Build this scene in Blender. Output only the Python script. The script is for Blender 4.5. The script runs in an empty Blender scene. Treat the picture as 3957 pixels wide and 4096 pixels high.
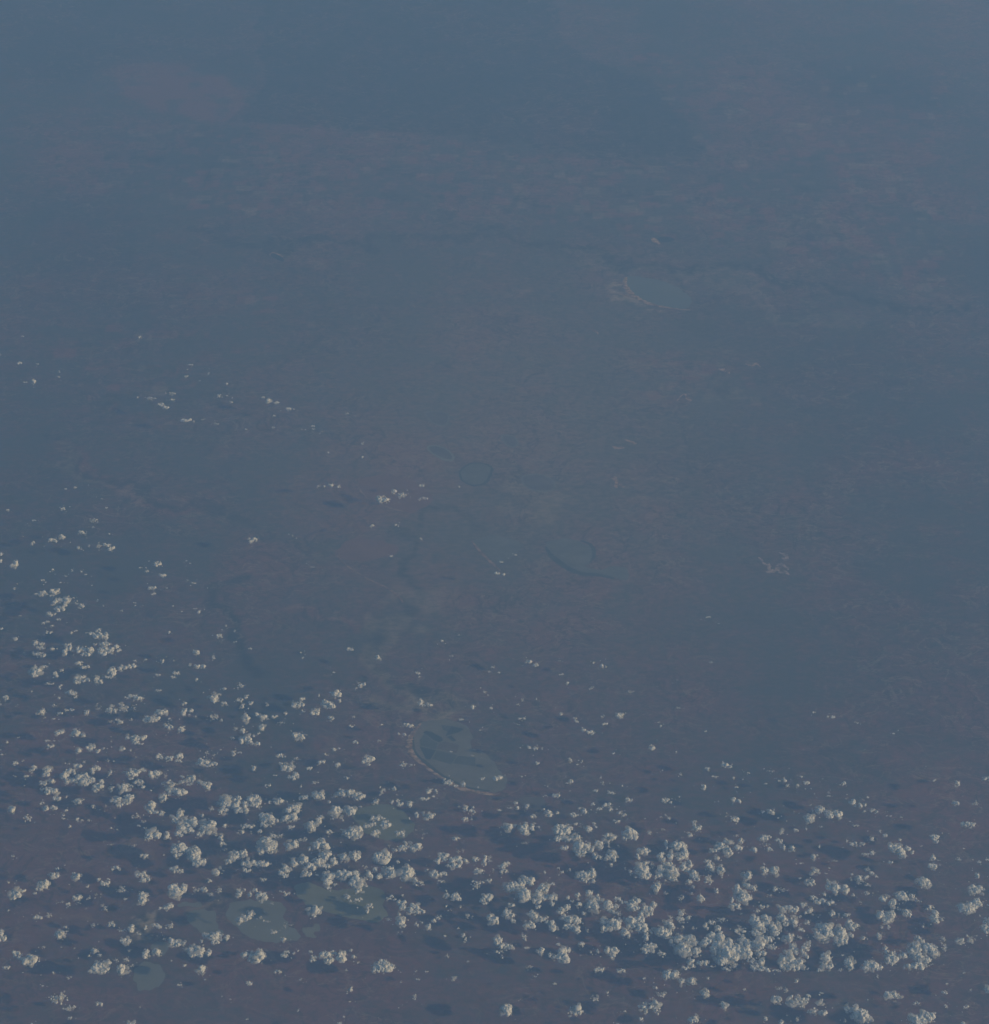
import bpy, bmesh, math, random
import numpy as np
from mathutils import Vector

# ------------------------------------------------------------------ camera, light, exposure
# One unit is one kilometre: the plain is seen from low orbit, looking down and ahead.
SC = bpy.context.scene
COL = SC.collection
CAM_H = 262.0
PITCH = math.radians(42.0)                 # below the horizontal
FPX = 7107.0                               # focal length in photograph pixels
CX, CY = 1978.5, 2048.0
cd = bpy.data.cameras.new('camera'); cam = bpy.data.objects.new('camera', cd); COL.objects.link(cam)
cam.location = (0, 0, CAM_H); cam.rotation_euler = (math.pi/2 - PITCH, 0, 0)
cd.sensor_fit = 'HORIZONTAL'; cd.sensor_width = 36.0; cd.lens = 36.0*FPX/3957.0
cd.clip_start = 1.0; cd.clip_end = 5000.0
SC.camera = cam

SUN_TO = Vector((11.0, -2.2, 3.45)).normalized()      # towards the sun
SUN_EL = math.asin(SUN_TO.z)
SUN_AZ = math.atan2(SUN_TO.x, SUN_TO.y)               # clockwise from +Y
world = bpy.data.worlds.new('World'); SC.world = world; world.use_nodes = True
wn = world.node_tree.nodes; wl = world.node_tree.links
sky = wn.new('ShaderNodeTexSky'); sky.sky_type = 'NISHITA'; sky.sun_disc = False
sky.sun_elevation = SUN_EL; sky.sun_rotation = SUN_AZ
wl.new(sky.outputs['Color'], wn['Background'].inputs['Color'])
wn['Background'].inputs['Strength'].default_value = 0.05
sd = bpy.data.lights.new('sun', 'SUN'); sd.energy = 5.0; sd.angle = math.radians(0.5); sd.color = (1.0, 0.90, 0.80)
sun = bpy.data.objects.new('sun', sd); COL.objects.link(sun)
sun.rotation_euler = SUN_TO.to_track_quat('Z', 'Y').to_euler()
SC.view_settings.view_transform = 'Standard'; SC.view_settings.look = 'None'
SC.view_settings.gamma = 1.0; SC.view_settings.use_curve_mapping = False
SC.view_settings.exposure = -0.31
SC.cycles.volume_bounces = 2; SC.cycles.max_bounces = 6; SC.cycles.diffuse_bounces = 3
SC.cycles.use_denoising = True

# ------------------------------------------------------------------ haze: thin even air between orbit and ground
HAZE_DENSITY = 0.00158
HAZE_COLOR = (0.28, 0.53, 1.0)
HAZE_ABSORB = (0.4, 0.5, 0.6)
# ---- cloud outlines read off the photograph: per cloud, lobes "x y rx ry" split by ";"; a leading w means broken wisps
SHEETS = [
((100,1300,1.4562), """965 232 18 8;948 257 6 4|940 300 14 9|w1018 325 6 5|1070 281 5 7|1175 341 10 8|658 420 6 6|w728 425 28 14|w855 400 26 12|862 436 14 7|790 465 20 12;825 480 20 12
w1132 415 15 12|1178 411 8 5|1203 450 9 8|1388 420 12 8;1420 442 20 18;1465 453 22 10|1535 488 17 11|1568 490 4 6|1452 528 8 6|940 555 36 15;983 561 6 6|w1035 551 12 6
w1115 575 20 8|w1447 597 12 7|1288 607 8 5|1613 607 4 4|1678 588 14 6;1682 606 12 5|1718 631 5 4|w1873 515 12 6|w1712 940 12 8|1745 938 8 8;1782 932 14 14|w1828 940 14 14
50 330 15 18|w195 300 14 8|203 275 8 4|668 70 10 8|237 955 10 6|293 946 11 8|75 228 8 5|222 1072 16 11|w400 1137 28 15;398 1178 12 7|475 1067 10 7|w448 1012 10 5
52 1138 14 6|328 1208 18 14;352 1217 10 5|492 1217 7 6|212 1235 18 18|165 1255 28 18|45 1272 12 16|1330 1252 28 18|1558 1225 6 5"""),
((110,2150,1.9926), """410 82 18 18;430 92 10 7|w492 65 12 10|w568 65 22 20|632 62 30 22;668 88 28 20|970 190 8 6|897 239 9 7|945 240 8 6|1037 215 34 24|955 268 18 11
1078 302 30 18|1268 186 9 5;1298 206 12 6|202 258 12 13|w357 262 10 16|430 272 9 9|465 296 13 8|w302 307 16 8|120 342 20 12;145 356 8 6|262 359 10 8|515 381 8 6
990 402 40 20|1005 449 24 13|1110 404 9 6|w1280 342 14 8|1328 362 24 10|1437 403 5 6|130 440 30 28;85 452 30 14|215 435 38 28;195 465 22 12
225 515 36 30;270 500 30 22;318 500 32 30;300 540 25 25;268 570 40 24;230 565 22 20|368 482 12 8|w385 525 24 18|430 547 20 22|175 613 28 22;215 610 15 12|250 652 22 12
130 684 14 14;162 672 16 12|198 706 14 13|153 754 12 20|187 757 12 16|355 755 14 16;385 744 20 10|855 521 18 7;858 542 9 7|w606 545 12 8|w555 506 14 5|1335 568 22 8
1370 594 17 15|1160 547 8 7|1232 589 8 6|w750 585 12 10|565 740 26 18;520 770 35 22;570 785 40 30;625 785 25 28;475 760 18 8|60 840 30 25;115 848 30 16;100 880 40 18
75 928 40 20;125 940 24 22|198 886 18 16;235 886 8 6|300 910 25 35;325 860 35 20;345 890 22 22|430 895 45 30;470 930 45 25;510 900 30 35|540 852 20 12
620 850 45 25;615 890 55 30;600 925 40 25;665 900 25 25|712 870 20 22;730 900 22 16|1130 757 12 12|1583 702 8 9|1550 736 6 5|1530 785 30 20|w1655 745 10 14|1646 835 6 5|1557 818 5 4
1350 915 32 26|w1484 955 20 18|1775 884 22 9|945 973 12 9|1075 985 15 20|w1165 982 14 8|410 1005 35 22;465 1033 40 20|856 985 18 10|760 1040 38 24|830 1025 45 22
1296 1016 15 16|1350 1030 28 18;1400 1028 25 20|275 1062 20 18|138 1031 26 16|230 1093 26 22|70 1075 50 40;55 1050 25 28|680 1070 35 38;650 1115 45 16
420 1120 45 28;400 1150 30 22;470 1138 38 22|545 1135 30 30;585 1150 25 20|1040 1095 24 13|1185 1080 28 20;1160 1115 18 14|1350 1132 14 14"""),
((110,2730,1.9926), """180 12 42 14;258 35 14 28|355 90 38 26;385 118 18 12;315 80 15 12|252 125 16 14|35 70 8 10|207 182 13 15|115 235 34 28;80 248 20 12|258 247 30 15
310 220 20 14;355 220 22 14|472 242 24 24|w135 282 12 10|208 293 14 9|w565 207 30 14;550 182 12 8|655 215 34 30;700 225 22 24|w745 180 35 24;770 210 35 28|w850 200 20 12
840 110 40 20;880 130 40 24;795 120 30 12|w670 310 40 14|740 318 20 20;715 298 20 12|w830 295 14 12|1045 65 28 12|1070 245 55 32|1010 290 50 32;950 290 30 28|1132 289 10 10
1105 345 26 22;1145 360 30 22|1225 380 28 26;1245 350 16 10|1252 168 24 18|1248 235 28 36|1305 225 20 18;1290 258 10 8|w1340 270 12 12|1490 120 38 36;1525 95 25 12|1568 50 18 13
1565 168 25 18|w1695 30 36 20;1690 15 18 14|1690 145 36 18|1745 115 15 25;1778 162 20 16|1712 190 18 22|1758 208 10 8|w1480 275 45 26|1543 302 16 14|1745 290 32 34|1828 258 20 18
w1660 370 30 18|1725 385 26 24|w1628 443 20 14|1740 455 50 34;1785 480 28 20|1833 490 22 20|1805 425 12 12|255 400 45 26|385 405 40 34;440 420 18 22|160 466 32 12|215 466 12 7
182 510 36 20|500 522 40 28|408 545 26 26|562 550 20 26|w605 530 18 14|800 438 22 24|890 445 75 30;860 470 30 24;905 490 30 12|757 527 24 22|820 540 12 10|w670 470 8 12
w1430 560 22 14|w1485 580 14 10|1640 566 20 24;1690 560 22 10|1540 537 10 7|1055 590 32 24|1130 608 40 24|1210 590 32 26;1205 630 32 16|1405 630 50 34;1480 655 34 24;1440 665 30 14
1430 490 6 5|688 628 10 7|w865 592 8 8|w640 625 14 12|300 643 9 8|333 650 8 6|w450 630 16 12|545 685 38 26;520 715 20 18
400 665 38 22;350 710 45 30;300 740 38 34;330 785 40 24;440 750 50 34;460 790 55 38;390 780 40 30;510 780 35 25|590 790 25 22;565 830 48 34;545 860 30 20|160 700 34 34;150 735 30 22
130 805 35 24;190 785 28 24|150 850 50 18;195 870 45 36;235 925 36 24|45 690 25 30|115 960 22 14|145 1005 24 28|210 1000 32 22|400 950 36 26;440 935 15 10|312 915 8 16
w520 990 18 22|w625 985 8 14|306 1022 16 14|288 1060 14 10;285 1085 18 10|398 1088 16 16|435 1099 14 9|w488 1100 16 14|338 1148 14 16|660 722 18 26|w665 845 28 26
780 715 25 12;850 725 60 34;925 700 30 22;825 765 28 15|1010 735 45 34;1050 715 20 12|885 795 42 26;920 830 18 22|765 845 40 44;825 828 24 12|710 940 42 34;735 975 35 24;808 925 40 38;790 965 40 18
w1100 745 14 16|985 860 10 10|990 985 45 38;1000 1030 55 22;1065 1045 28 24|w875 1070 38 20|w930 1110 25 14|885 1142 16 8|940 1160 16 10|w1130 810 60 30
1150 860 55 34;1090 920 36 34|1225 880 45 34|1240 800 30 24;1300 770 42 34;1235 750 22 14;1290 815 25 14|1390 795 36 24;1430 820 36 40
1580 960 50 60;1560 1020 40 34;1670 960 36 55;1690 1020 35 30;1740 980 26 40;1610 920 25 25;1745 1025 25 24|1805 925 45 34;1820 970 40 30|w1465 1010 20 18|1810 685 24 22
1190 1080 34 50;1222 1045 28 34|1295 1120 65 50;1230 1160 40 40;1280 1180 50 30|1398 1063 18 16|1440 1150 65 55|1580 1140 22 20|1750 1145 45 22;1805 1143 16 12"""),
((1030,2730,1.9926), """45 280 38 26;10 258 15 14|35 355 28 32|10 405 14 12|w78 180 14 16|140 272 32 16|223 246 16 16|w190 322 42 12|290 178 24 28;340 178 40 26;360 130 24 18|367 228 22 12
455 245 38 28;480 220 18 20|488 105 10 20|570 180 50 38|635 95 40 34;658 145 15 20;590 78 20 10|835 18 32 24;790 42 10 8|590 288 26 20|w765 275 14 12|748 350 22 14
1300 160 22 28;1325 180 18 12|1375 175 26 20|1718 197 22 18|1862 203 14 9|1780 43 8 6|1812 76 18 9|w1838 99 14 8|1625 293 24 12|1205 340 52 22|1130 408 14 12|1175 415 16 14|990 338 12 10
970 468 18 12|782 473 24 18|320 425 50 34;360 445 20 22|w385 415 28 8|610 536 18 18|652 524 12 10|542 571 10 10|180 584 32 18|222 590 10 8|w310 608 20 14|185 648 18 14;240 680 46 36;275 640 16 14
415 685 26 18|512 637 30 22|640 657 20 22|890 610 48 32;855 630 25 18;885 655 18 16|w1155 655 32 26|w1225 655 14 12|270 760 35 22;305 740 30 34|140 742 22 8|62 822 10 12|93 820 14 14
345 830 10 9|w455 800 30 18|718 762 14 12|370 918 42 22|490 908 50 38|670 888 44 38|765 890 50 38;825 905 28 34;800 930 30 16|95 955 15 13|170 948 42 30|238 948 8 7|15 945 24 24
570 950 14 12|w995 865 25 28|1092 846 16 20|1110 895 7 6|940 950 28 26|1073 955 14 20|1120 940 18 14;1140 970 28 20|1218 965 26 32|1775 380 10 7|1545 553 14 8|w1715 582 25 8
1520 800 38 24;1490 770 15 12|1580 825 20 12|1640 808 20 24|1795 765 25 14|1760 836 8 8|1362 865 22 26;1390 850 15 8|1425 865 14 20|1335 930 46 18|1405 908 12 12|w1605 990 16 12
1660 1005 20 30|1715 1030 32 18;1720 995 12 12|1655 1090 28 20|1275 1060 20 28|1370 1070 34 32;1325 1050 16 20;1410 1052 14 10|1212 1085 8 14|w1705 1090 10 10
285 1010 62 44;260 1085 70 34;300 1070 35 34|275 1155 28 20|75 1085 65 45;120 1110 30 30|160 1100 16 20|50 1140 30 22|440 1145 55 48;495 1090 28 40|635 1035 55 50;610 1000 25 18
740 1025 50 44|w830 990 18 10|680 1098 10 10|940 1085 38 28|880 1145 32 24;925 1130 30 18|1000 1083 20 14|1025 1135 45 32|w1265 1175 12 8"""),
((1030,3310,1.9926), """20 35 20 18|80 130 70 60;110 160 50 50;60 95 28 25;120 65 25 24;25 190 28 30|w175 75 35 22|275 145 48 36;310 110 20 18|w375 95 32 18;335 95 20 16|415 170 14 18
510 145 65 45;500 100 40 18|575 35 30 18|675 20 18 14|765 45 65 50;770 15 40 22|945 45 35 32|1140 50 38 30|w1050 145 14 10|1185 135 22 35;1160 165 42 26;1095 180 22 18|1265 150 50 38
w1325 50 20 8|1315 85 10 8|1580 90 34 20|45 290 50 30|48 415 26 16|w200 290 12 10|35 550 42 40|230 525 30 20;185 510 14 8|548 230 50 40;490 275 55 40;530 310 60 25
370 265 40 45;420 320 42 36;390 370 45 28|295 290 34 38;230 340 34 36;185 355 30 26;220 385 34 18|690 245 38 42|775 230 42 46|610 270 32 36|475 378 16 10|690 380 60 46
570 385 45 40;565 440 42 36;570 485 22 16;620 455 18 12|790 375 34 36;790 440 60 50;810 510 30 28;800 460 50 30|870 468 12 10|945 335 22 22;890 385 38 34|995 240 70 52|w860 320 15 12
1060 360 58 50;970 390 28 24;1010 320 30 14|1120 275 16 14|1195 365 60 58|w1265 430 40 36;1300 445 22 24|1410 375 42 34;1350 340 16 15|1480 370 38 20|1465 430 36 13|w1145 478 8 7
1045 570 26 14;1070 550 20 14;1095 575 16 12|1155 540 12 10|715 552 26 22;740 590 14 14|805 580 42 20|895 625 34 20;878 665 16 24|798 640 8 8|455 665 50 40;450 705 22 14;410 645 20 14
w120 605 22 10|1150 600 40 24;1165 640 34 28|1255 640 50 34;1255 680 58 22;1310 670 28 20|1150 745 46 42;1130 690 15 15;1160 785 30 16|w1045 735 32 16|w1270 770 20 26|1312 760 10 10
1405 745 20 18;1445 718 24 18|1365 790 24 28|1485 235 50 36;1445 270 25 24|1580 265 60 34;1540 305 36 16;1590 310 40 26|1670 270 24 20|1740 255 30 20|w1600 195 14 12|w1640 185 10 16
1808 265 24 50|w1850 255 18 34|1765 350 42 26|1848 426 24 18|w1880 340 10 18|w1735 460 36 30|1510 545 26 22;1505 505 10 10|1585 550 44 34|1820 570 54 34;1850 550 26 28;1810 610 22 16
w1770 440 20 16|1510 632 14 12|w1680 712 30 20|1618 635 10 8|1640 860 16 20;1660 890 12 18|1495 865 12 9|1600 803 12 8|130 833 28 17|w218 784 18 10|208 890 20 24|w265 778 16 8
w85 750 26 8|w25 725 10 8|1155 832 8 7|1122 835 6 5|215 1020 32 20;235 990 30 14|290 1003 14 12|325 983 8 8|425 992 20 14|450 1030 30 18;440 1060 24 16|545 1020 46 34;570 1060 40 34
610 1000 30 20;670 1025 40 48|745 978 14 14|765 1033 20 18|802 1078 10 8|165 1150 38 16|1000 1110 85 45;1010 1075 40 25;945 1140 35 20;1060 1110 35 30|w710 1140 12 10|1350 1150 18 8
w1265 1145 12 10|w1885 900 12 20"""),
((1950,3310,1.9926), """50 735 48 38|w290 123 30 12|130 310 35 28;158 290 26 20;130 350 36 20|455 358 12 11|565 325 12 9|597 358 15 13|w658 340 12 14|315 430 70 40;350 415 35 18
185 475 52 44;230 460 40 30|295 545 65 55;270 500 45 30|450 490 42 46;430 560 40 30|395 530 40 45;400 590 42 26;405 630 26 18|520 450 20 14|520 560 34 34;480 550 22 25;515 610 18 18
215 570 9 9|190 625 30 22|150 665 20 20;175 695 45 34;205 740 22 24|370 705 40 40;440 725 35 26;475 715 14 14|520 780 34 44;470 750 20 18|335 780 50 34|w290 865 24 26
590 665 34 32;640 640 28 34|640 560 18 22;675 590 20 12|730 620 24 22|720 535 22 22;725 575 18 10|680 745 80 40;655 790 55 25;710 815 34 34;740 740 14 20|768 688 16 18|w795 820 12 18
600 40 70 45;580 85 45 28;640 95 34 24|705 75 38 30|615 165 34 24|745 150 52 50;750 205 48 28;790 150 34 40;820 180 25 20|890 135 36 30;850 160 16 18;900 165 24 24
w960 75 50 40;960 120 24 20;970 150 15 15|1000 75 28 24|995 215 34 44;960 240 28 25;1015 260 15 18|860 230 22 34|900 240 20 18|988 298 14 14
800 380 62 40;740 385 40 34;845 355 28 40;845 430 16 16;780 420 40 22|1135 55 50 52;1110 85 40 20|1175 70 28 34|w1290 42 24 18|1240 190 44 34;1270 185 30 22;1205 235 20 30
1240 340 50 50;1265 290 25 24;1260 380 45 34;1200 340 30 30|w1315 290 18 24|1145 355 18 18|w1100 330 12 12|1185 395 14 12|1425 120 18 28;1435 160 15 20
1530 150 55 40;1570 190 36 60;1495 160 30 20;1550 230 45 34|1390 235 34 45|1465 230 42 36|1440 300 45 30;1475 360 55 55;1480 410 40 24|1380 350 36 50|1345 395 14 20|1420 425 10 12
1565 310 30 40|1615 290 26 34;1595 340 20 20|1345 480 34 40;1360 445 20 18|1615 60 22 20|1650 380 38 45;1665 410 30 20|1605 440 26 22;1640 475 14 12|w1750 420 34 34
1780 320 34 34;1760 270 30 18;1800 290 15 14|1860 330 32 28|1800 185 36 22;1850 145 40 25|1830 240 22 24|1828 505 18 28|1705 565 36 32|w1550 560 28 20|w1630 530 12 12|w1425 525 16 14
815 530 28 28;880 555 18 30|845 620 50 50;855 590 50 30|955 615 50 44;985 665 34 24|1030 630 20 22|w1045 690 25 20|1040 570 30 20;1075 595 14 14;1108 600 20 14
1180 600 45 34;1165 640 45 34|1275 650 45 34;1250 690 50 30;1300 690 22 24|1325 615 24 26|1185 750 85 45;1150 780 40 30|1230 800 55 40;1265 860 26 50|1105 830 38 34;1130 865 18 16
925 750 30 34;950 805 50 34|1015 770 50 50;1055 750 20 40|1305 830 14 20|1390 830 50 45|1450 790 40 45;1440 860 50 40;1470 910 25 28|1545 685 30 26;1540 735 36 22|1600 720 22 20
w1465 720 26 16|w1640 800 14 18|w1555 800 15 18|1530 895 40 50;1570 970 60 55|1600 900 50 50;1640 920 40 30|1660 990 45 38|1745 785 22 34;1790 760 30 18|1840 800 24 26
1820 880 60 45;1740 920 40 40|1830 960 55 60;1870 930 30 50|w1870 740 35 18|1720 1080 42 26;1690 1085 24 20|1625 1085 28 38;1580 1120 34 20|1870 1060 30 34|80 905 34 40
155 950 60 30|92 992 34 16|118 1038 10 10|315 960 28 14|425 985 36 30|565 932 18 13|600 1020 45 58;635 975 28 24;560 1040 40 30|500 1022 24 20|w330 1112 38 14|750 935 28 22
880 985 16 22|w825 995 12 14|990 985 55 38;1000 1030 22 22;1035 985 28 14|890 1135 50 25|1065 1140 38 18|1300 955 60 36;1290 990 50 22;1255 975 30 24|w1390 1005 34 28|w1790 1108 28 12|w745 1018 10 8"""),
((1950,2730,1.9926), """w828 43 24 14|w1145 72 28 13|637 5 14 14|30 204 12 9|w278 140 14 12|242 177 12 9|393 132 6 9|260 287 18 10;292 286 14 11|590 250 16 16|698 285 20 10|710 310 18 12|w918 276 14 12|1060 262 34 26
938 332 28 15|770 382 20 24|822 397 32 20|w1520 203 26 7|w1365 318 24 8|1385 348 12 12|1740 388 12 9|1310 520 26 24|1507 553 7 6|335 517 18 16|384 524 22 16|283 500 5 4|w437 530 10 12
400 643 18 14|w660 620 20 20|728 622 7 8|758 626 7 12|716 654 12 8|1007 566 15 10|85 765 34 26|272 750 9 9|240 333 6 5|w462 820 10 6|668 785 20 20;632 802 14 8|w905 750 10 18
w920 800 20 12|978 803 5 5|1077 823 9 9|865 862 20 14|988 880 30 16|550 900 34 22|w465 900 22 8|1120 935 24 22;1150 940 10 15|1420 940 34 22;1462 958 14 14|1755 690 22 18|1810 750 34 13
1725 838 22 22|w1540 733 20 14|1398 699 7 6|1535 912 8 7|w1843 948 8 7|230 962 18 16|238 1000 16 16|w185 1000 40 14|92 1016 22 12|318 990 20 24|450 1015 15 12;490 1048 34 28|558 1045 18 16
365 1065 25 18|685 1058 28 20|722 1058 10 8|735 1008 14 16|775 1030 28 24|842 972 16 14|955 978 36 22;985 1010 20 16|892 1008 28 14|1055 1042 22 18;1090 1058 26 16|1030 1007 10 8
1030 1110 32 18|1448 1082 14 12|1422 1058 10 6|1385 1072 14 6|1258 1083 7 7|w1400 1172 20 10|1650 1110 22 14;1655 1135 20 16|1680 1165 36 28|850 1125 20 14;865 1150 14 12|810 1165 34 28
705 1130 18 14|650 1160 36 26|590 1160 50 34;560 1185 35 24|w735 1148 12 8|170 1155 34 34|220 1140 18 16|300 1165 45 45|360 1150 24 34|w310 1120 30 14|w410 1155 12 12|w115 1155 15 14"""),
((2870,2900,1.9926), """65 325 34 26;103 335 20 16|5 412 7 6|130 420 14 16|w245 383 12 12|205 436 7 6|w440 370 34 11|388 469 16 8|535 440 22 20|495 446 14 10|560 488 16 14|645 480 16 14|712 462 28 20
668 415 12 10|w838 431 10 5|1010 467 16 18|976 476 6 6|1405 68 14 9|w1172 199 14 5|1730 440 15 11|1663 329 4 4|153 497 18 11|263 538 5 5|130 596 20 20|172 606 18 20|430 695 28 28
368 693 18 12|484 743 12 7|140 757 36 26;112 732 10 9|w70 730 9 9|w70 772 5 5|w885 540 12 10|887 567 18 9|w775 548 6 6|815 678 32 36|735 745 40 38|692 732 10 9|758 683 8 20|895 710 34 36
960 712 38 32;975 745 14 14|w738 640 8 6|w612 692 8 6|w528 648 7 5|w1040 583 8 5|1085 618 28 26|1140 640 18 24|1178 638 14 16|1202 582 12 14|w1158 595 14 7|1177 691 14 10|1240 680 28 14;1270 695 14 14
1352 724 9 6|1382 726 12 8|1467 738 14 8|1108 803 32 12|1058 770 10 5|w825 812 20 8"""),
((2870,3310,1.9926), """w515 30 24 30|628 22 22 14|706 10 10 12|w1300 30 14 14|1338 65 18 16|1232 93 20 18|370 85 45 28;410 75 25 16|w155 65 16 10|187 108 24 24|172 165 32 30|85 120 36 30;85 180 36 50
25 155 40 36|8 245 10 24|298 180 26 26|490 105 32 22|w395 140 30 14|418 175 24 18|528 158 20 20|597 172 24 24|812 152 10 16|765 238 24 22;795 222 10 10|672 285 24 9|w935 268 28 12
1032 108 12 16|1085 132 34 18|1160 135 24 18|1188 215 30 14;1155 212 10 10|1238 200 20 20|1420 165 55 40;1470 215 34 30;1450 180 45 40|1520 165 25 28;1555 200 14 18|1457 103 16 14
1735 80 36 30;1745 110 25 18|w1628 148 16 8|1385 282 20 15|1720 245 22 26|1720 310 36 28|w1765 262 18 6|w1780 298 12 8|30 340 34 34;35 395 10 12|378 345 28 32;375 290 9 10|455 345 40 36
238 385 34 40|775 355 34 34|893 326 9 9|866 367 14 8|660 405 15 9|735 435 40 28;768 440 14 24|890 460 28 40;905 490 30 20|950 490 40 50|1015 490 32 40|855 535 18 18|1083 538 14 14
1070 375 12 12|w1062 412 14 15|1130 410 28 32;1190 400 26 20|1230 365 20 18|w1190 335 22 18|1265 392 14 14|w1195 455 40 16|w1190 525 32 22|1640 435 55 44|1680 440 22 30|1470 545 50 38;1500 570 25 24
w1560 550 30 30;1595 585 24 16|1330 570 36 30|1405 610 40 34|460 490 20 22|w525 497 50 17|w420 542 20 15|160 500 38 48;190 540 50 40|210 560 55 45|235 460 34 30;285 485 28 24
145 630 45 28;120 580 18 28|5 500 8 14|770 560 34 24;820 590 50 26|905 600 36 24|355 630 25 20;322 665 18 14|402 627 14 14|w190 688 14 9|685 620 28 24|745 665 28 26|705 685 14 14
660 713 14 12|715 760 24 20|525 650 45 34|610 660 44 30|520 720 40 40;485 765 22 30;545 770 30 20|600 745 34 36|620 785 20 14|305 745 45 45;330 790 50 45|385 745 40 50|460 815 45 45
310 845 45 30;375 830 28 30|385 890 60 35|w175 825 50 34|668 815 28 20|490 885 14 12|565 890 40 34;590 860 30 20|918 690 24 30|w970 697 12 12|1033 700 26 20|w1138 597 12 8
855 810 60 50;840 860 70 50;895 850 38 45;905 800 25 24;815 800 34 34|985 845 50 50;985 905 55 38;960 880 34 30|1065 775 34 45;1110 790 28 24;1065 865 24 22|1165 885 26 22
1340 710 75 45;1390 690 34 28;1350 740 40 28|w1445 655 24 14|1510 685 36 30|1310 797 12 12|1365 790 16 16|1290 863 32 26|1640 792 12 10|1735 715 34 55;1745 750 25 20|w1700 640 30 28
w1665 648 24 10|w1790 735 18 20|w1797 885 24 20|1595 885 28 24;1635 910 24 20|1390 1050 55 40;1385 1080 40 24|1345 975 24 34|w1390 1010 60 28|1480 1025 32 30|1580 960 50 45;1550 985 40 34
1600 1020 60 50;1640 1070 60 45;1600 1110 50 34|1690 970 60 45;1720 1000 40 35|1520 1110 30 26|w1810 960 22 50|1230 1100 55 40;1180 1120 28 28;1290 1120 35 25|1060 1080 40 40;1065 1120 24 20
870 1040 40 45;880 1110 60 34;820 1135 30 15|1000 1022 14 10|w980 1135 26 12|560 1050 60 50;520 1080 34 50|600 1120 70 34;650 1080 40 50|600 965 34 45|540 990 18 18|w710 930 26 50|w690 1000 40 45
w655 880 20 20|100 980 90 60;60 1010 60 60|60 920 60 45;20 900 40 60|130 1040 60 50|190 1000 50 50;250 990 45 60|230 930 60 40;210 900 40 34|40 1070 50 40;75 1130 40 18|330 950 60 50;350 1000 40 30
w440 950 40 30|340 1070 40 34|370 1130 60 24;300 1120 34 24|w280 1070 35 30|470 1140 50 14|15 820 24 45|w30 735 40 18|w720 1128 10 10"""),
((110,3310,1.9926), """712 14 6 6|665 5 12 10|1000 60 60 45;965 85 34 22;1045 65 28 24|1115 60 26 34|1215 50 34 30|1430 30 60 40;1370 60 24 24|w1500 65 20 20|1545 80 20 30|1555 130 25 18|w1580 170 12 8
1700 38 24 20|w1780 38 10 10|w660 135 24 10|w850 143 18 9|930 228 38 20|1085 217 8 8|1210 170 55 48;1200 225 34 22;1180 180 34 40|1325 185 55 36;1330 230 55 45;1370 275 60 36;1340 300 30 18
1690 215 80 34;1650 240 45 30;1605 275 30 26|1760 290 60 34;1750 340 40 20;1840 295 45 24|238 328 18 12|215 382 36 30|395 395 34 30;370 370 20 14|485 474 15 13|700 325 38 22
567 420 18 16;620 450 45 26;645 415 18 12|910 375 55 28|945 415 42 26|w905 430 20 14|w870 320 8 6|1165 325 40 22;1190 350 45 22|1228 352 22 20|1520 352 42 34|1455 430 20 15|w1437 412 10 8
1205 510 65 52;1245 470 24 24;1160 500 25 30|w1350 500 38 20|1410 495 28 22|1325 480 12 10|w1530 500 26 28|w1460 530 26 18|1687 522 26 38;1728 498 12 14|1775 535 22 22;1815 500 24 18
135 465 50 40;95 440 20 20;95 490 35 20|60 525 15 12|w745 500 42 24|400 560 42 26|w490 562 22 14|w280 592 20 8|325 612 24 15|w545 535 14 8|780 572 16 10|915 565 38 50;945 545 30 14
1125 632 38 28|1065 648 20 16|w620 655 20 24;595 620 15 14|w400 602 15 8|w465 648 10 6|85 718 38 22|w175 702 24 20|w530 778 24 16|300 792 16 14|262 852 42 36|670 775 34 22|755 820 34 16
830 810 30 40|885 845 24 14|945 800 16 20|1035 785 42 28|w1135 780 38 26|1500 875 50 40;1540 860 24 18;1500 910 38 20|1430 860 34 24|1592 878 24 24|1390 905 15 14
1745 715 40 30;1785 690 30 24;1700 740 34 32|w1860 720 14 10|1885 742 10 10|785 905 45 28|1175 920 50 34;1140 890 15 14|w1245 925 26 24|1305 980 40 40;1330 1010 40 24|1370 985 46 50
1445 1000 22 32|1735 1015 30 34|1840 1030 50 50;1790 1030 35 30|530 985 30 24|575 1018 20 14|490 1020 10 10|945 1010 30 40|1030 1000 34 32|790 1057 26 18|w705 1060 26 14
580 1110 60 45;640 1085 34 28;540 1140 50 30;620 1140 40 25|755 1130 45 40|w830 1105 18 12|w815 1145 20 12|1255 1100 15 14|1148 1063 8 8|1390 1135 38 34|210 1158 14 12
w812 982 18 10|1090 892 14 8|w130 955 14 12|w90 1040 14 8|w378 962 12 8|w268 955 8 6"""),
((1200,2100,1.3521), """493 168 10 7|w68 227 14 6|1068 262 14 11|1102 266 9 9|1090 200 14 6|1168 162 9 6|w658 72 7 6|272 670 20 12|424 716 14 14|5 690 6 6|15 718 8 7|184 798 8 6|768 628 10 8|w862 594 12 5
w820 709 14 6|636 801 18 9|646 822 7 5|1238 738 16 14|1278 755 16 12|1043 770 12 7|w1027 795 10 6|1076 798 8 6|w1403 734 6 5|1590 746 8 8|1636 764 12 14|1655 766 6 10|1415 807 18 7"""),
((2500,2100,1.4562), """485 538 20 7|w505 800 20 8|545 573 5 4|w305 903 8 4|w310 1065 18 6|1103 1092 12 7|1182 1118 7 7|1213 1118 14 10|1356 1154 10 5"""),
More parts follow.
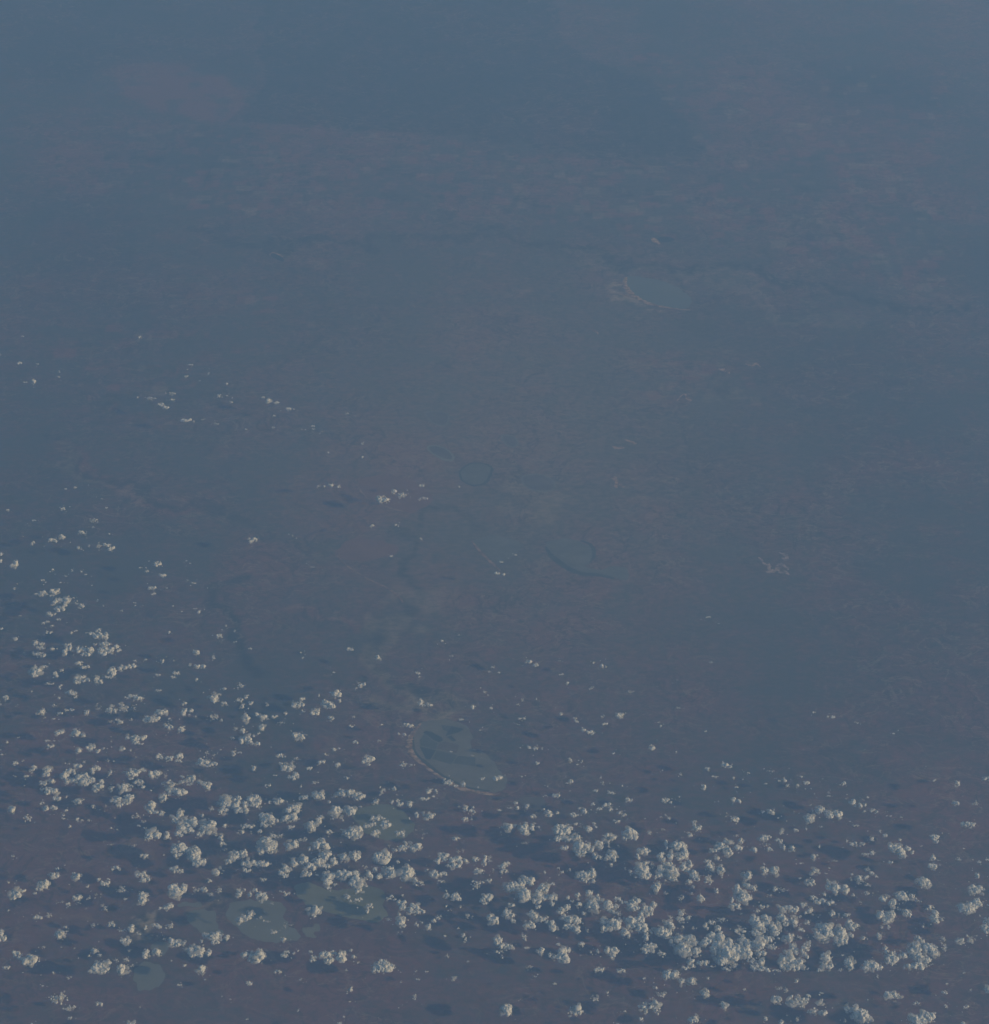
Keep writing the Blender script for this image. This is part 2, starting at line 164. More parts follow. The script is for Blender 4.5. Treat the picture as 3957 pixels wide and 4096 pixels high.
((1300,1300,1.4562), """274 1170 14 10|413 1165 9 9|563 936 18 10|783 942 6 7|w575 1010 36 12|335 1015 36 24|405 970 18 16|w440 990 36 20|w130 514 14 7|18 743 6 6|219 770 8 7|w219 692 8 8|w560 1247 10 8"""),
]
rng = np.random.RandomState(11)
S, C_ = math.sin(PITCH), math.cos(PITCH)

def at(px, py, z=0.0):
    """World point at height z that the photograph shows at (px, py)."""
    X = (np.asarray(px, float)-CX)/FPX; Y = (CY-np.asarray(py, float))/FPX
    dy = C_ + Y*S; dz = -S + Y*C_
    t = (z-CAM_H)/dz
    return X*t, dy*t, t                    # t is the distance along the optical axis

def img(x, y, z):
    """Photograph pixel of a world point."""
    d = y*C_ + (CAM_H-z)*S
    return CX + FPX*x/d, CY - FPX*(y*S - (CAM_H-z)*C_)/d

def tag(o, label=None, cat=None, group=None, kind=None):
    for k, v in (('label', label), ('category', cat), ('group', group), ('kind', kind)):
        if v: o[k] = v
    return o

def mesh_obj(name, V, F, mat, parent=None, smooth=False):
    me = bpy.data.meshes.new(name)
    V = np.asarray(V, np.float32); n = len(V)
    me.vertices.add(n); me.vertices.foreach_set('co', V.ravel())
    F = np.asarray(F, np.int32); k = F.shape[1]
    me.loops.add(F.size); me.loops.foreach_set('vertex_index', F.ravel())
    me.polygons.add(len(F)); me.polygons.foreach_set('loop_start', np.arange(0, F.size, k, dtype=np.int32))
    if smooth: me.polygons.foreach_set('use_smooth', np.ones(len(F), bool))
    me.update(calc_edges=True); me.validate()
    me.materials.append(mat)
    o = bpy.data.objects.new(name, me); COL.objects.link(o)
    if parent: o.parent = parent
    return o

def noise2(x, y, cell, seed):
    """Smooth value noise in 0..1 over world kilometres."""
    r = np.random.RandomState(seed); g = r.rand(257, 257)
    u = x/cell; v = y/cell
    i = np.floor(u).astype(int); j = np.floor(v).astype(int)
    fu = u-i; fv = v-j; fu = fu*fu*(3-2*fu); fv = fv*fv*(3-2*fv)
    a = g[i % 256, j % 256]; b = g[(i+1) % 256, j % 256]; c = g[i % 256, (j+1) % 256]; d = g[(i+1) % 256, (j+1) % 256]
    return (a*(1-fu)+b*fu)*(1-fv) + (c*(1-fu)+d*fu)*fv

def inside(px, py, poly):
    px = np.asarray(px); r = np.zeros(px.shape, bool); n = len(poly)
    for k in range(n):
        x1, y1 = poly[k]; x2, y2 = poly[(k+1) % n]
        if y1 == y2: continue
        c = ((y1 > py) != (y2 > py)) & (px < (x2-x1)*(py-y1)/(y2-y1)+x1)
        r ^= c
    return r

def spline(pts, n=6, closed=True):
    """Catmull-Rom through the points."""
    P = np.array(pts, float); m = len(P); out = []
    for k in range(m if closed else m-1):
        if closed: a, b, c, d = P[(k-1) % m], P[k], P[(k+1) % m], P[(k+2) % m]
        else: a, b, c, d = P[max(k-1, 0)], P[k], P[k+1], P[min(k+2, m-1)]
        for i in range(n):
            t = i/n
            out.append(0.5*((2*b)+(c-a)*t+(2*a-5*b+4*c-d)*t*t+(3*b-a-3*c+d)*t**3))
    if not closed: out.append(P[-1])
    return np.array(out)

def T(sheet, pts):
    """Points read on an enlarged sheet (x0, y0, scale), to photograph pixels."""
    x0, y0, s = sheet
    return [(x0+x/s, y0+y/s) for x, y in pts]
A_, B_, C3, D_, E_ = (110, 2150, 1.9926), (110, 2730, 1.9926), (110, 3310, 1.9926), (1030, 2730, 1.9926), (1030, 3310, 1.9926)
F_, G_, H_ = (1950, 3310, 1.9926), (1950, 2730, 1.9926), (2870, 3310, 1.9926)
Z1, Z2, Z3, Z4, Z5 = (100, 180, .9963), (1900, 180, .9963), (100, 1300, 1.4562), (1300, 1300, 1.4562), (2500, 1300, 1.4562)
Z6, Z7, W_ = (1200, 2100, 1.3521), (2500, 2100, 1.4562), (0, 0, .4784)

# ------------------------------------------------------------------ materials
def new_mat(name, rough=0.9):
    m = bpy.data.materials.new(name); m.use_nodes = True
    nt = m.node_tree; b = nt.nodes['Principled BSDF']
    b.inputs['Roughness'].default_value = rough; b.inputs['Specular IOR Level'].default_value = 0.15
    return m, nt, b
def nnode(nt, scale, detail=4, rough=.6, vec=None, stretch=None):
    n = nt.nodes.new('ShaderNodeTexNoise'); n.inputs['Scale'].default_value = scale
    n.inputs['Detail'].default_value = detail; n.inputs['Roughness'].default_value = rough
    if vec is None:
        tc = nt.nodes.new('ShaderNodeNewGeometry'); vec = tc.outputs['Position']
    if stretch:
        mp = nt.nodes.new('ShaderNodeMapping'); mp.inputs['Scale'].default_value = stretch[:3]
        mp.inputs['Rotation'].default_value = (0, 0, stretch[3]); nt.links.new(vec, mp.inputs['Vector']); vec = mp.outputs['Vector']
    nt.links.new(vec, n.inputs['Vector']); return n
def mix(nt, fac, a, b):
    n = nt.nodes.new('ShaderNodeMix'); n.data_type = 'RGBA'; n.clamp_factor = True
    for idx, v in ((0, fac), (6, a), (7, b)):
        if isinstance(v, (int, float)): n.inputs[idx].default_value = v
        elif isinstance(v, tuple): n.inputs[idx].default_value = (*v, 1)
        else: nt.links.new(v, n.inputs[idx])
    return n.outputs[2]
def rng_map(nt, v, a, b, lo=0., hi=1.):
    n = nt.nodes.new('ShaderNodeMapRange'); n.clamp = True
    for k, x in zip(('From Min', 'From Max', 'To Min', 'To Max'), (a, b, lo, hi)): n.inputs[k].default_value = x
    nt.links.new(v, n.inputs['Value']); return n.outputs[0]
def math_n(nt, op, a, b):
    n = nt.nodes.new('ShaderNodeMath'); n.operation = op
    for i, v in enumerate((a, b)):
        if isinstance(v, (int, float)): n.inputs[i].default_value = v
        else: nt.links.new(v, n.inputs[i])
    return n.outputs[0]

SCRUB, REDSOIL, DARKSCRUB, PALESOIL = (.076, .082, .068), (.180, .090, .078), (.030, .042, .032), (.34, .27, .19)
def ground_material():
    m, nt, b = new_mat('outback_plain')
    at_ = nt.nodes.new('ShaderNodeAttribute'); at_.attribute_name = 'cover'
    sp = nt.nodes.new('ShaderNodeSeparateColor'); nt.links.new(at_.outputs['Color'], sp.inputs[0])
    big = nnode(nt, .03, 5, .62).outputs[0]; mid = nnode(nt, .16, 6, .68, stretch=(.55, 1, 1, .18)).outputs[0]
    fine = nnode(nt, 1.1, 5, .7, stretch=(.45, 1, 1, .1)).outputs[0]
    redn = math_n(nt, 'ADD', rng_map(nt, big, .40, .62), rng_map(nt, mid, .38, .66, -.45, .45))
    red = math_n(nt, 'ADD', sp.outputs[0], math_n(nt, 'MULTIPLY', redn, .55))
    red = math_n(nt, 'ADD', red, rng_map(nt, fine, .3, .7, -.45, .45))
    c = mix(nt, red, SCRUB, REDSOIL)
    dk = math_n(nt, 'ADD', sp.outputs[1], rng_map(nt, mid, .58, .75, 0, .35))
    dk = math_n(nt, 'MULTIPLY', dk, rng_map(nt, fine, .25, .65, 1.25, .7))
    c = mix(nt, dk, c, DARKSCRUB)
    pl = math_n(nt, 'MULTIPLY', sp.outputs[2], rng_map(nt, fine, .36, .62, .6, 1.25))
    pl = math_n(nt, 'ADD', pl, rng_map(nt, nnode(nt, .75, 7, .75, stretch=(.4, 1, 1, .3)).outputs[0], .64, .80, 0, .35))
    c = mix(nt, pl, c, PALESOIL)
    # branching drainage lines and thin tracks of bare soil
    for sc_, wd, col, amt, st in ((.10, .020, DARKSCRUB, .55, (1, 1, 1, 0)), (.33, .030, DARKSCRUB, .40, (.7, 1, 1, .2)), (.22, .014, PALESOIL, .42, (.5, 1, 1, -.2))):
        v = nnode(nt, sc_, 5, .58, stretch=st); v.inputs['Distortion'].default_value = .8
        ab = math_n(nt, 'ABSOLUTE', math_n(nt, 'SUBTRACT', v.outputs[0], .5), 0)
        ln = math_n(nt, 'MULTIPLY', rng_map(nt, ab, 0, wd, amt, 0), rng_map(nt, big, .38, .55))
        c = mix(nt, ln, c, col)
    nt.links.new(c, b.inputs['Base Color']); return m
M_GROUND = ground_material()
def soil(name, c1, c2, scale=.5, rough=.9, lo=.35, hi=.65, stretch=(.5, 1, 1, .15)):
    m, nt, b = new_mat(name, rough)
    n = nnode(nt, scale, 6, .65, stretch=stretch).outputs[0]
    nt.links.new(mix(nt, rng_map(nt, n, lo, hi), c1, c2), b.inputs['Base Color']); return m
M_LAKE = soil('grey_lake_water', (.160, .168, .144), (.195, .200, .166), .12)
M_CLAY = soil('dry_clay_bed', (.14, .138, .112), (.195, .183, .146), .35)
M_GREEN = soil('pale_green_lake_bed', (.115, .132, .094), (.21, .22, .150), .14, stretch=(.35, 1, 1, -.5))
M_PALEBED = soil('pale_bed', (.165, .175, .135), (.22, .215, .165), .4)
M_FAINT = soil('faint_bed', (.11, .10, .085), (.155, .135, .11), .35)
M_REDBED = soil('reddish_bed', (.17, .105, .085), (.21, .125, .095), .4)
M_FARLAKE = soil('far_lake_water', (.12, .138, .122), (.15, .163, .142), .1)
M_DUNE = soil('dune_sand', (.17, .11, .08), (.47, .32, .215), 1.1, lo=.42, hi=.60)
M_DULLDUNE = soil('dull_dune_sand', (.15, .10, .08), (.33, .22, .155), .8, lo=.40, hi=.62)
M_PINK = soil('pinkish_sand', (.18, .14, .125), (.42, .31, .26), 1.0, lo=.40, hi=.60)
M_MIDBED = soil('mid_clay_bed', (.118, .122, .10), (.160, .156, .128), .45)
M_FIELD_D = soil('dark_irrigated_crop', (.05, .07, .065), (.065, .085, .075), .8)
M_FIELD_M = soil('green_crop', (.085, .10, .085), (.11, .12, .10), .8)
M_FIELD_P = soil('fallow_clay', (.17, .15, .125), (.205, .18, .145), .8)
M_RIM = soil('dark_rim_and_shadow', (.06, .075, .065), (.09, .10, .08), .6)  # dark shore rings; also the dune shadow painted on the fan shaped bed
M_WATER = soil('dark_water', (.025, .04, .04), (.04, .055, .05), .5, rough=.5)

def cloud_material(name, alpha):
    m, nt, b = new_mat(name, 1.0)
    b.inputs['Specular IOR Level'].default_value = 0
    b.inputs['Base Color'].default_value = (.68, .675, .66, 1)
    b.inputs['Alpha'].default_value = alpha
    return m
M_CLOUD = cloud_material('cloud_droplets', 1.0)
M_THIN = cloud_material('thin_cloud_droplets', .34)       # torn see-through fringes


# ------------------------------------------------------------------ the plain
def axis(lo, hi, step, outer):
    c = np.arange(lo, hi+step*.5, step); o = np.array(outer, float)
    return np.concatenate([o[o < lo], c, o[o > hi]])
GX = axis(-205, 205, .62, [-560, -480, -400, -340, -290, -250, -222, 222, 250, 290, 340, 400, 480, 560])
GY = axis(128, 600, .62, [-120, -60, 0, 40, 75, 100, 117, 612, 640, 700, 800, 900])
X, Y = np.meshgrid(GX, GY, indexing='ij')
WX = X + 5.0*(noise2(X, Y, 9, 1)-.5) + 2.2*(noise2(X, Y, 2.6, 2)-.5)
WY = Y + 5.0*(noise2(X, Y, 8, 3)-.5) + 2.2*(noise2(X, Y, 2.4, 4)-.5)
PX, PY = img(WX, WY, 0.0)                   # where each ground point shows, edges made ragged
PX0, PY0 = img(X, Y, 0.0)
def blur(a, k):
    for ax in (0, 1):
        for _ in range(2):
            p = np.concatenate([np.take(a, [0]*k, ax), a, np.take(a, [-1]*k, ax)], ax)
            cs = np.cumsum(p, ax); n = a.shape[ax]
            hi_ = np.take(cs, np.arange(2*k, 2*k+n), ax); lo_ = np.take(cs, np.arange(0, n), ax)
            a = (hi_-lo_)/(2*k)
    return a
def patch(sheet, pts, val, soft=2):
    m = inside(PX, PY, T(sheet, pts)).astype(float)*val*(.65+.7*noise2(X, Y, 2.2, 61))
    return blur(m, soft) if soft else m
def line_mask(sheet, pts, w, val, warp=1.0):
    """Soft band along a polyline; w in km."""
    P = spline(T(sheet, pts), 5, False); wx, wy, _ = at(P[:, 0], P[:, 1])
    out = np.zeros_like(X)
    for k in range(len(wx)-1):
        x0, x1 = sorted((wx[k], wx[k+1])); y0, y1 = sorted((wy[k], wy[k+1])); r = w*3+5
        i0, i1 = np.searchsorted(GX, [x0-r, x1+r]); j0, j1 = np.searchsorted(GY, [y0-r, y1+r])
        if i0 >= i1 or j0 >= j1: continue
        sx = X[i0:i1, j0:j1]+(WX-X)[i0:i1, j0:j1]*warp; sy = Y[i0:i1, j0:j1]+(WY-Y)[i0:i1, j0:j1]*warp
        dx, dy = wx[k+1]-wx[k], wy[k+1]-wy[k]; L = dx*dx+dy*dy+1e-9
        t = np.clip(((sx-wx[k])*dx+(sy-wy[k])*dy)/L, 0, 1)
        d = np.hypot(sx-wx[k]-t*dx, sy-wy[k]-t*dy)
        out[i0:i1, j0:j1] = np.maximum(out[i0:i1, j0:j1], val*np.clip(1.6-d/w, 0, 1))
    return out

RED, DARK, PALE = np.zeros_like(X), np.zeros_like(X), np.zeros_like(X)
# overall drift: redder plain low in the picture, bluer scrub beyond
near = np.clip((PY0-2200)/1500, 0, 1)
PALE += .30*np.exp(-((PX0-2050)/1100)**2-((PY0-1750)/800)**2)  # brighter middle of the view, painted into the ground as paler colour
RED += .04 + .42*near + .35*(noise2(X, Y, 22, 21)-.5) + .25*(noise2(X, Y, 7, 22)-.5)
DARK += np.clip(.9*(noise2(X, Y, 26, 31)-.62), 0, 1) + np.clip(.9*(noise2(X, Y*1.6, 6, 32)-.72), 0, 1)
# dark mallee wedge at the top, straight border on its right
DARK = np.maximum(DARK, patch(W_, [(500, -60), (505, 120), (500, 200), (430, 228), (560, 242), (700, 247), (900, 264), (1050, 287), (1200, 302), (1352, 303), (1300, 205), (1252, 145), (1130, 118), (1090, 90), (1060, -60)], .74, 1))
DARK += patch(W_, [(-60, -60), (520, -60), (500, 120), (500, 200), (420, 140), (300, 118), (215, 130), (150, 160), (-60, 150)], .5, 5)
DARK += patch(W_, [(1560, 110), (1700, 120), (1800, 150), (1800, 205), (1650, 190), (1500, 170)], .45, 4)
DARK += patch(W_, [(60, 400), (250, 380), (300, 520), (420, 600), (350, 650), (120, 600), (60, 560)], .30, 9)
DARK += patch(W_, [(560, 560), (760, 600), (800, 700), (700, 720), (540, 650)], .28, 8)
DARK += patch(W_, [(1380, 600), (1800, 620), (1810, 900), (1650, 1000), (1420, 800)], .30, 10)
DARK += patch(W_, [(1180, 760), (1420, 850), (1500, 1000), (1300, 960), (1150, 860)], .26, 8)
RED += patch(W_, [(215, 130), (330, 120), (420, 148), (480, 190), (486, 222), (400, 224), (300, 205), (222, 165)], 1.0, 2)*np.clip(2.4*noise2(X, Y*1.5, 5, 91)-.35, .15, 1.2)
RED += patch(W_, [(1130, 100), (1260, 100), (1500, 150), (1800, 180), (1800, 300), (1500, 330), (1350, 300), (1290, 190), (1180, 130)], .25, 5)
RED += patch(Z1, [(1110, 232), (1140, 222), (1180, 228), (1185, 238), (1140, 243)], .9, 1)
for q, v in (((1100, 240, 90, 40), .5), ((560, 255, 60, 30), .3), ((160, 300, 60, 18), .45), ((130, 440, 60, 25), .4), ((390, 450, 80, 14), .3), ((1150, 1080, 60, 40), .25)):
    x, y, rx, ry = q
    RED += patch(W_, [(x+rx*math.cos(a), y+ry*math.sin(a)) for a in np.arange(0, 6.28, .5)], v, 4)
for q, v in (((750, 960, 180, 60), .40), ((820, 1110, 170, 55), .35), ((700, 880, 120, 60), .25), ((880, 900, 130, 60), .22), ((300, 1560, 220, 80), .35), ((160, 1640, 160, 60), .45),
             ((250, 1420, 200, 50), .22), ((950, 1640, 240, 60), .25), ((1150, 1780, 260, 60), .2), ((1500, 1640, 200, 60), .22), ((640, 1830, 140, 34), .4)):
    x, y, rx, ry = q
    RED += patch(W_, [(x+rx*math.cos(a), y+ry*math.sin(a)) for a in np.arange(0, 6.28, .4)], v, 7)
# farmland: small bright fields cut into the scrub, far away and faint
R2 = random.Random(5)
zones = [([(700, 255), (1340, 310), (1500, 420), (1400, 470), (1000, 430), (560, 400), (300, 330)], 520), ([(1200, 100), (1800, 140), (1800, 560), (1500, 500), (1380, 340)], 480),
         ([(70, 250), (500, 230), (620, 330), (560, 420), (80, 360)], 220), ([(90, 640), (500, 560), (620, 620), (200, 820)], 60), ([(1180, 660), (1500, 700), (1450, 780), (1250, 770)], 60)]
for poly, n in zones:
    P = T(W_, poly); xs = [p[0] for p in P]; ys = [p[1] for p in P]; k = 0
    while k < n:
        x, y = R2.uniform(min(xs), max(xs)), R2.uniform(min(ys), max(ys))
        if not inside(np.array([x]), np.array([y]), P)[0]: continue
        k += 1
        wx, wy, _ = at(x, y); a, b = R2.uniform(.7, 2.6), R2.uniform(.6, 1.9)
        i0, i1 = np.searchsorted(GX, [wx-a, wx+a]); j0, j1 = np.searchsorted(GY, [wy-b, wy+b])
        c = R2.random(); v = R2.uniform(.2, .7)
        if c < .55: RED[i0:i1, j0:j1] += v
        elif c < .7: PALE[i0:i1, j0:j1] += v*.45
        else: DARK[i0:i1, j0:j1] += v*.6
# the far river and its wooded flood plain
DARK += line_mask(W_, [(380, 440), (520, 470), (640, 455), (760, 462), (900, 450), (1000, 455), (1080, 470), (1150, 487), (1220, 508), (1320, 522), (1420, 512), (1500, 540), (1570, 560), (1700, 590), (1810, 596)], 1.5, 0.75, 1.8)
DARK += patch(W_, [(985, 448), (1080, 455), (1140, 475), (1230, 500), (1350, 515), (1300, 535), (1200, 515), (1120, 490), (1040, 470)], .42, 2)
PALE += line_mask(Z2, [(430, 830), (560, 870), (700, 905), (860, 930), (1000, 930), (1130, 960), (1200, 1040), (1340, 1070), (1480, 1120)], 1.6, .17, 2.4)
PALE += line_mask(Z2, [(1380, 740), (1560, 830), (1620, 900), (1800, 1000)], 2.4, .14, 3)
DARK += line_mask(Z2, [(1120, 900), (1200, 960), (1330, 1040), (1420, 1040), (1560, 960), (1500, 830)], 2.4, .22, 3)
# winding river in the middle
DARK += line_mask(Z6, [(730, 1010), (765, 955), (700, 900), (690, 850), (560, 850), (450, 800), (415, 740), (400, 680), (380, 600), (440, 540), (570, 480), (600, 440), (550, 380), (660, 350), (690, 300), (640, 245), (560, 200), (600, 130), (540, 40), (480, 0)], .9, .95, 1.1)
DARK += line_mask(Z4, [(380, 1200), (460, 1260)], 1.2, .6)
DARK += line_mask(Z4, [(530, 1160), (560, 1100), (700, 1100), (820, 1085), (900, 1120), (940, 1180)], 1.0, .9, 1.1)
DARK += line_mask(Z4, [(1050, 830), (1150, 880), (1150, 1000), (1240, 1040)], 1.3, .5, 1.6)
PALE += line_mask(Z6, [(700, 1000), (740, 930), (660, 860), (520, 840), (430, 760), (410, 650), (420, 560), (560, 500)], 1.5, .30, 2.2)
PALE += line_mask(Z6, [(560, 300), (740, 360), (700, 400)], 3.0, .25, 2)
PALE += line_mask(Z4, [(1160, 1010), (1240, 1060), (1330, 1080)], 2.4, .22, 2)
PALE += line_mask(D_, [(1000, 240), (1200, 235), (1300, 290), (1450, 260), (1420, 130)], 1.1, .4, 2)
DARK += line_mask(D_, [(1100, 250), (1200, 265), (1330, 225), (1460, 250), (1400, 110), (1340, 20)], .9, .6, 1.6)
# river at the left
DARK += line_mask(A_, [(1740, 290), (1610, 350), (1500, 395), (1465, 460), (1500, 530), (1620, 620), (1640, 700), (1620, 780), (1700, 860), (1750, 950), (1850, 1040)], .9, .9, .8)
DARK += patch(A_, [(1590, 600), (1680, 640), (1700, 760), (1790, 940), (1740, 960), (1650, 860), (1590, 780), (1640, 700)], .45, 2)
DARK += line_mask(Z3, [(170, 620), (250, 730), (440, 860), (570, 880), (720, 930), (800, 1000), (960, 1080), (1160, 1130), (1290, 1190)], 1.1, .75, 1.4)
RED += line_mask(Z3, [(200, 700), (400, 800), (700, 990), (800, 1050), (940, 1095)], 1.6, .5, 1.6)
PALE += line_mask(Z3, [(210, 700), (440, 870), (560, 890), (720, 990)], .9, .25, 2)
# flood-out with meanders low at the left
DARK += patch(C3, [(780, 720), (850, 640), (980, 600), (1190, 580), (1500, 600), (1620, 640), (1500, 660), (1390, 640), (1200, 640), (1020, 655), (990, 760), (1090, 860), (980, 900), (1000, 1000), (740, 1030), (690, 870)], .75, 1)
for k in range(16):
    x, y = R2.uniform(820, 1000), R2.uniform(640, 860)
    PALE += line_mask(C3, [(x, y), (x+R2.uniform(-60, 60), y+20), (x+R2.uniform(-60, 60), y+45), (x+R2.uniform(-50, 70), y+60)], .18, .55, .4)
PALE += line_mask(C3, [(1350, 600), (1450, 630), (1540, 600)], .5, .5, .7)
PALE += line_mask(C3, [(1010, 660), (980, 730), (945, 765)], .35, .8, .2)
# dusty streaks and bare ground
for sh, pts, w, v in ((C3, [(50, 220), (250, 200), (420, 240), (640, 250)], 1.0, .5), (C3, [(740, 110), (860, 150), (1000, 210)], 2.2, .6), (C3, [(1000, 470), (1060, 420), (1200, 430)], 1.5, .35),
                      (D_, [(480, 460), (700, 560), (900, 500), (980, 420)], 1.2, .45), (D_, [(700, 760), (850, 700), (960, 750)], 1.1, .45), (Z6, [(0, 480), (120, 510), (300, 580)], 1.0, .5),
                      (Z6, [(1300, 850), (1330, 960)], 1.2, .3), (G_, [(0, 880), (90, 890), (140, 940)], .6, .5), (C3, [(120, 420), (300, 450), (520, 500)], 2.2, .4),
                      (E_, [(850, 70), (960, 110), (1080, 150)], 1.0, .35), (C3, [(60, 800), (300, 820), (560, 870), (900, 960)], 2.6, .35)):
    RED += line_mask(sh, pts, w, v, 1.6)
    PALE += line_mask(sh, pts, w*.35, v*.45, 2.2)
for sh, x, y, rx, ry, v in ((Z5, 440, 310, 45, 18, .35), (Z5, 350, 705, 50, 12, .45), (Z5, 200, 1080, 30, 50, .4), (Z5, 70, 1010, 60, 30, .35), (Z5, 555, 930, 30, 40, .3), (Z4, 1160, 880, 30, 10, .3),
                           (Z4, 1720, 150, 60, 30, .35), (Z1, 1180, 870, 60, 30, .5), (Z1, 1840, 830, 40, 10, .7), (Z2, 190, 975, 25, 16, .6), (Z2, 1390, 1110, 20, 12, .8), (Z2, 1310, 968, 30, 8, .6),
                           (Z7, 520, 690, 50, 20, .4), (Z7, 410, 865, 60, 14, .35), (Z7, 650, 600, 30, 20, .3), (Z2, 850, 945, 30, 12, .6), (Z2, 1100, 915, 40, 10, .5), (Z1, 1480, 908, 14, 7, .8)):
    RED += patch(sh, [(x+rx*math.cos(a), y+ry*math.sin(a)) for a in np.arange(0, 6.28, .5)], v*.7, 1)
    PALE += patch(sh, [(x+rx*math.cos(a)*.6, y+ry*math.sin(a)*.6) for a in np.arange(0, 6.28, .5)], v*.6, 1)
shore = patch(Z2, [(540, 925), (600, 925), (608, 968), (650, 1006), (720, 1034), (820, 1056), (700, 1046), (600, 1018), (548, 1010), (552, 985), (535, 960)], 1.0, 1)*np.clip(3.2*noise2(X, Y*1.8, 1.4, 77)-1.0, 0, 1)
PALE += .8*shore; RED += .5*shore
nx, ny = len(GX), len(GY)
idx = np.arange(nx*ny).reshape(nx, ny)
F = np.stack([idx[:-1, :-1], idx[1:, :-1], idx[1:, 1:], idx[:-1, 1:]], -1).reshape(-1, 4)
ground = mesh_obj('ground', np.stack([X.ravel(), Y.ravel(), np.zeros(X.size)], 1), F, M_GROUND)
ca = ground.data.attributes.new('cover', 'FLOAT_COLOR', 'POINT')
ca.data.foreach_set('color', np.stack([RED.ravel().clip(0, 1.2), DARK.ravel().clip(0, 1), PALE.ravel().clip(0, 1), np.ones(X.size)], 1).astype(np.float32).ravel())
tag(ground, 'flat brown and blue green outback plain seen through thin haze', kind='structure')

# ------------------------------------------------------------------ lake beds, fields, dunes
def sheet_mesh(name, sheet, pts, mat, z, label=None, kind='structure', parent=None, jit=.34, n=7, closed_spline=True):
    P = T(sheet, pts)
    if closed_spline: P = spline(P, n)
    else: P = np.array(P, float)
    wx, wy, _ = at(P[:, 0], P[:, 1])
    if jit:
        wx = wx + jit*2*(noise2(wx, wy, .9, 51)-.5) + jit*2*(noise2(wx, wy, 3, 53)-.5); wy = wy + jit*2*(noise2(wx, wy, .9, 52)-.5) + jit*2*(noise2(wx, wy, 3, 54)-.5)
    bm = bmesh.new(); vs = [bm.verts.new((a, b, z)) for a, b in zip(wx, wy)]
    f = bm.faces.new(vs); 
    if f.normal.z < 0: f.normal_flip()
    f.normal_update()
    if f.normal.z < 0: f.normal_flip()
    bmesh.ops.triangulate(bm, faces=[f])
    me = bpy.data.meshes.new(name); bm.to_mesh(me); bm.free(); me.materials.append(mat)
    o = bpy.data.objects.new(name, me); COL.objects.link(o)
    if parent: o.parent = parent
    else: tag(o, label, kind=kind)
    return o
def dune(name, sheet, pts, width, mat, label=None, z=.03, h=.05, parent=None, rag=.6, n=8):
    """A low crescent ridge: five vertices across, ragged on its outer side."""
    P = spline(T(sheet, pts), n, False); wx, wy, _ = at(P[:, 0], P[:, 1])
    m = len(wx); tx = np.gradient(wx); ty = np.gradient(wy); L = np.hypot(tx, ty)+1e-9; nx_, ny_ = -ty/L, tx/L
    V = []; w0 = np.interp(np.linspace(0, 1, m), np.linspace(0, 1, len(width)), width)
    for k in range(m):
        a = w0[k]*(1-rag*rng.rand()*.8); b = w0[k]*(1-rag*rng.rand())
        for u, zz in ((-a, 0), (-a*.5, h*.7), (0, h), (b*.5, h*.6), (b, 0)):
            V.append((wx[k]+nx_[k]*u, wy[k]+ny_[k]*u, z+zz))
    F = [(k*5+j, (k+1)*5+j, (k+1)*5+j+1, k*5+j+1) for k in range(m-1) for j in range(4)]
    o = mesh_obj(name, V, F, mat, parent, smooth=True)
    if not parent: tag(o, label, kind='structure')
    return o

# crescent lake bed divided into fields
tandou = [(1300, 330), (1380, 305), (1500, 298), (1600, 322), (1680, 370), (1712, 440), (1700, 500), (1765, 545), (1830, 580), (1890, 655), (1955, 725), (1995, 768), (1975, 815), (1935, 868), (1833, 880), (1700, 857), (1600, 820), (1480, 765), (1380, 690), (1300, 622), (1248, 558), (1226, 480), (1243, 400)]
lake1 = sheet_mesh('lake_bed', D_, tandou, M_CLAY, .02, 'fan shaped dry lake bed cut into dark fields beside a sandy crescent')
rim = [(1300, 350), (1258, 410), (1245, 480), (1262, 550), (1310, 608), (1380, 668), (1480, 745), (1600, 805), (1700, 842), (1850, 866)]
dune('dark_rim_and_shadow', D_, rim, [.25, .35, .35, .35, .3, .25, .2], M_RIM, parent=lake1, z=.03, h=.004, rag=.3)  # shadow of the crescent dune, painted as a dark strip inside the bed
for pts, mt, lb in (([(1320, 400), (1340, 388), (1390, 395), (1475, 442), (1478, 465), (1450, 480), (1400, 455)], M_FIELD_D, 'long dark field'),
                    ([(1292, 510), (1424, 540), (1378, 614), (1345, 614)], M_FIELD_D, 'dark triangular field'),
                    ([(1545, 350), (1645, 370), (1600, 400), (1520, 420), (1498, 428), (1520, 385)], M_FIELD_D, 'dark field by the upper edge'),
                    ([(1465, 340), (1540, 350), (1515, 395), (1478, 378)], M_FIELD_M, None),
                    ([(1295, 460), (1330, 410), (1395, 462), (1440, 484), (1424, 534), (1300, 506)], M_FIELD_M, None),
                    ([(1432, 540), (1590, 580), (1548, 655), (1392, 610)], M_FIELD_M, None),
                    ([(1600, 585), (1740, 600), (1735, 668), (1560, 645)], M_FIELD_M, None),
                    ([(1505, 435), (1545, 425), (1585, 462), (1560, 470)], M_FIELD_D, None),
                    ([(1448, 488), (1500, 470), (1610, 500), (1590, 565), (1430, 528)], M_FAINT, None),
                    ([(1250, 400), (1305, 345), (1330, 385), (1285, 450), (1288, 520), (1335, 615), (1310, 605), (1262, 545), (1248, 480)], M_FIELD_P, 'bare pale strip inside the crescent')):
    o = sheet_mesh('field', D_, pts, mt, .034, parent=lake1, jit=.04, closed_spline=False)
    if lb: o['label'] = lb
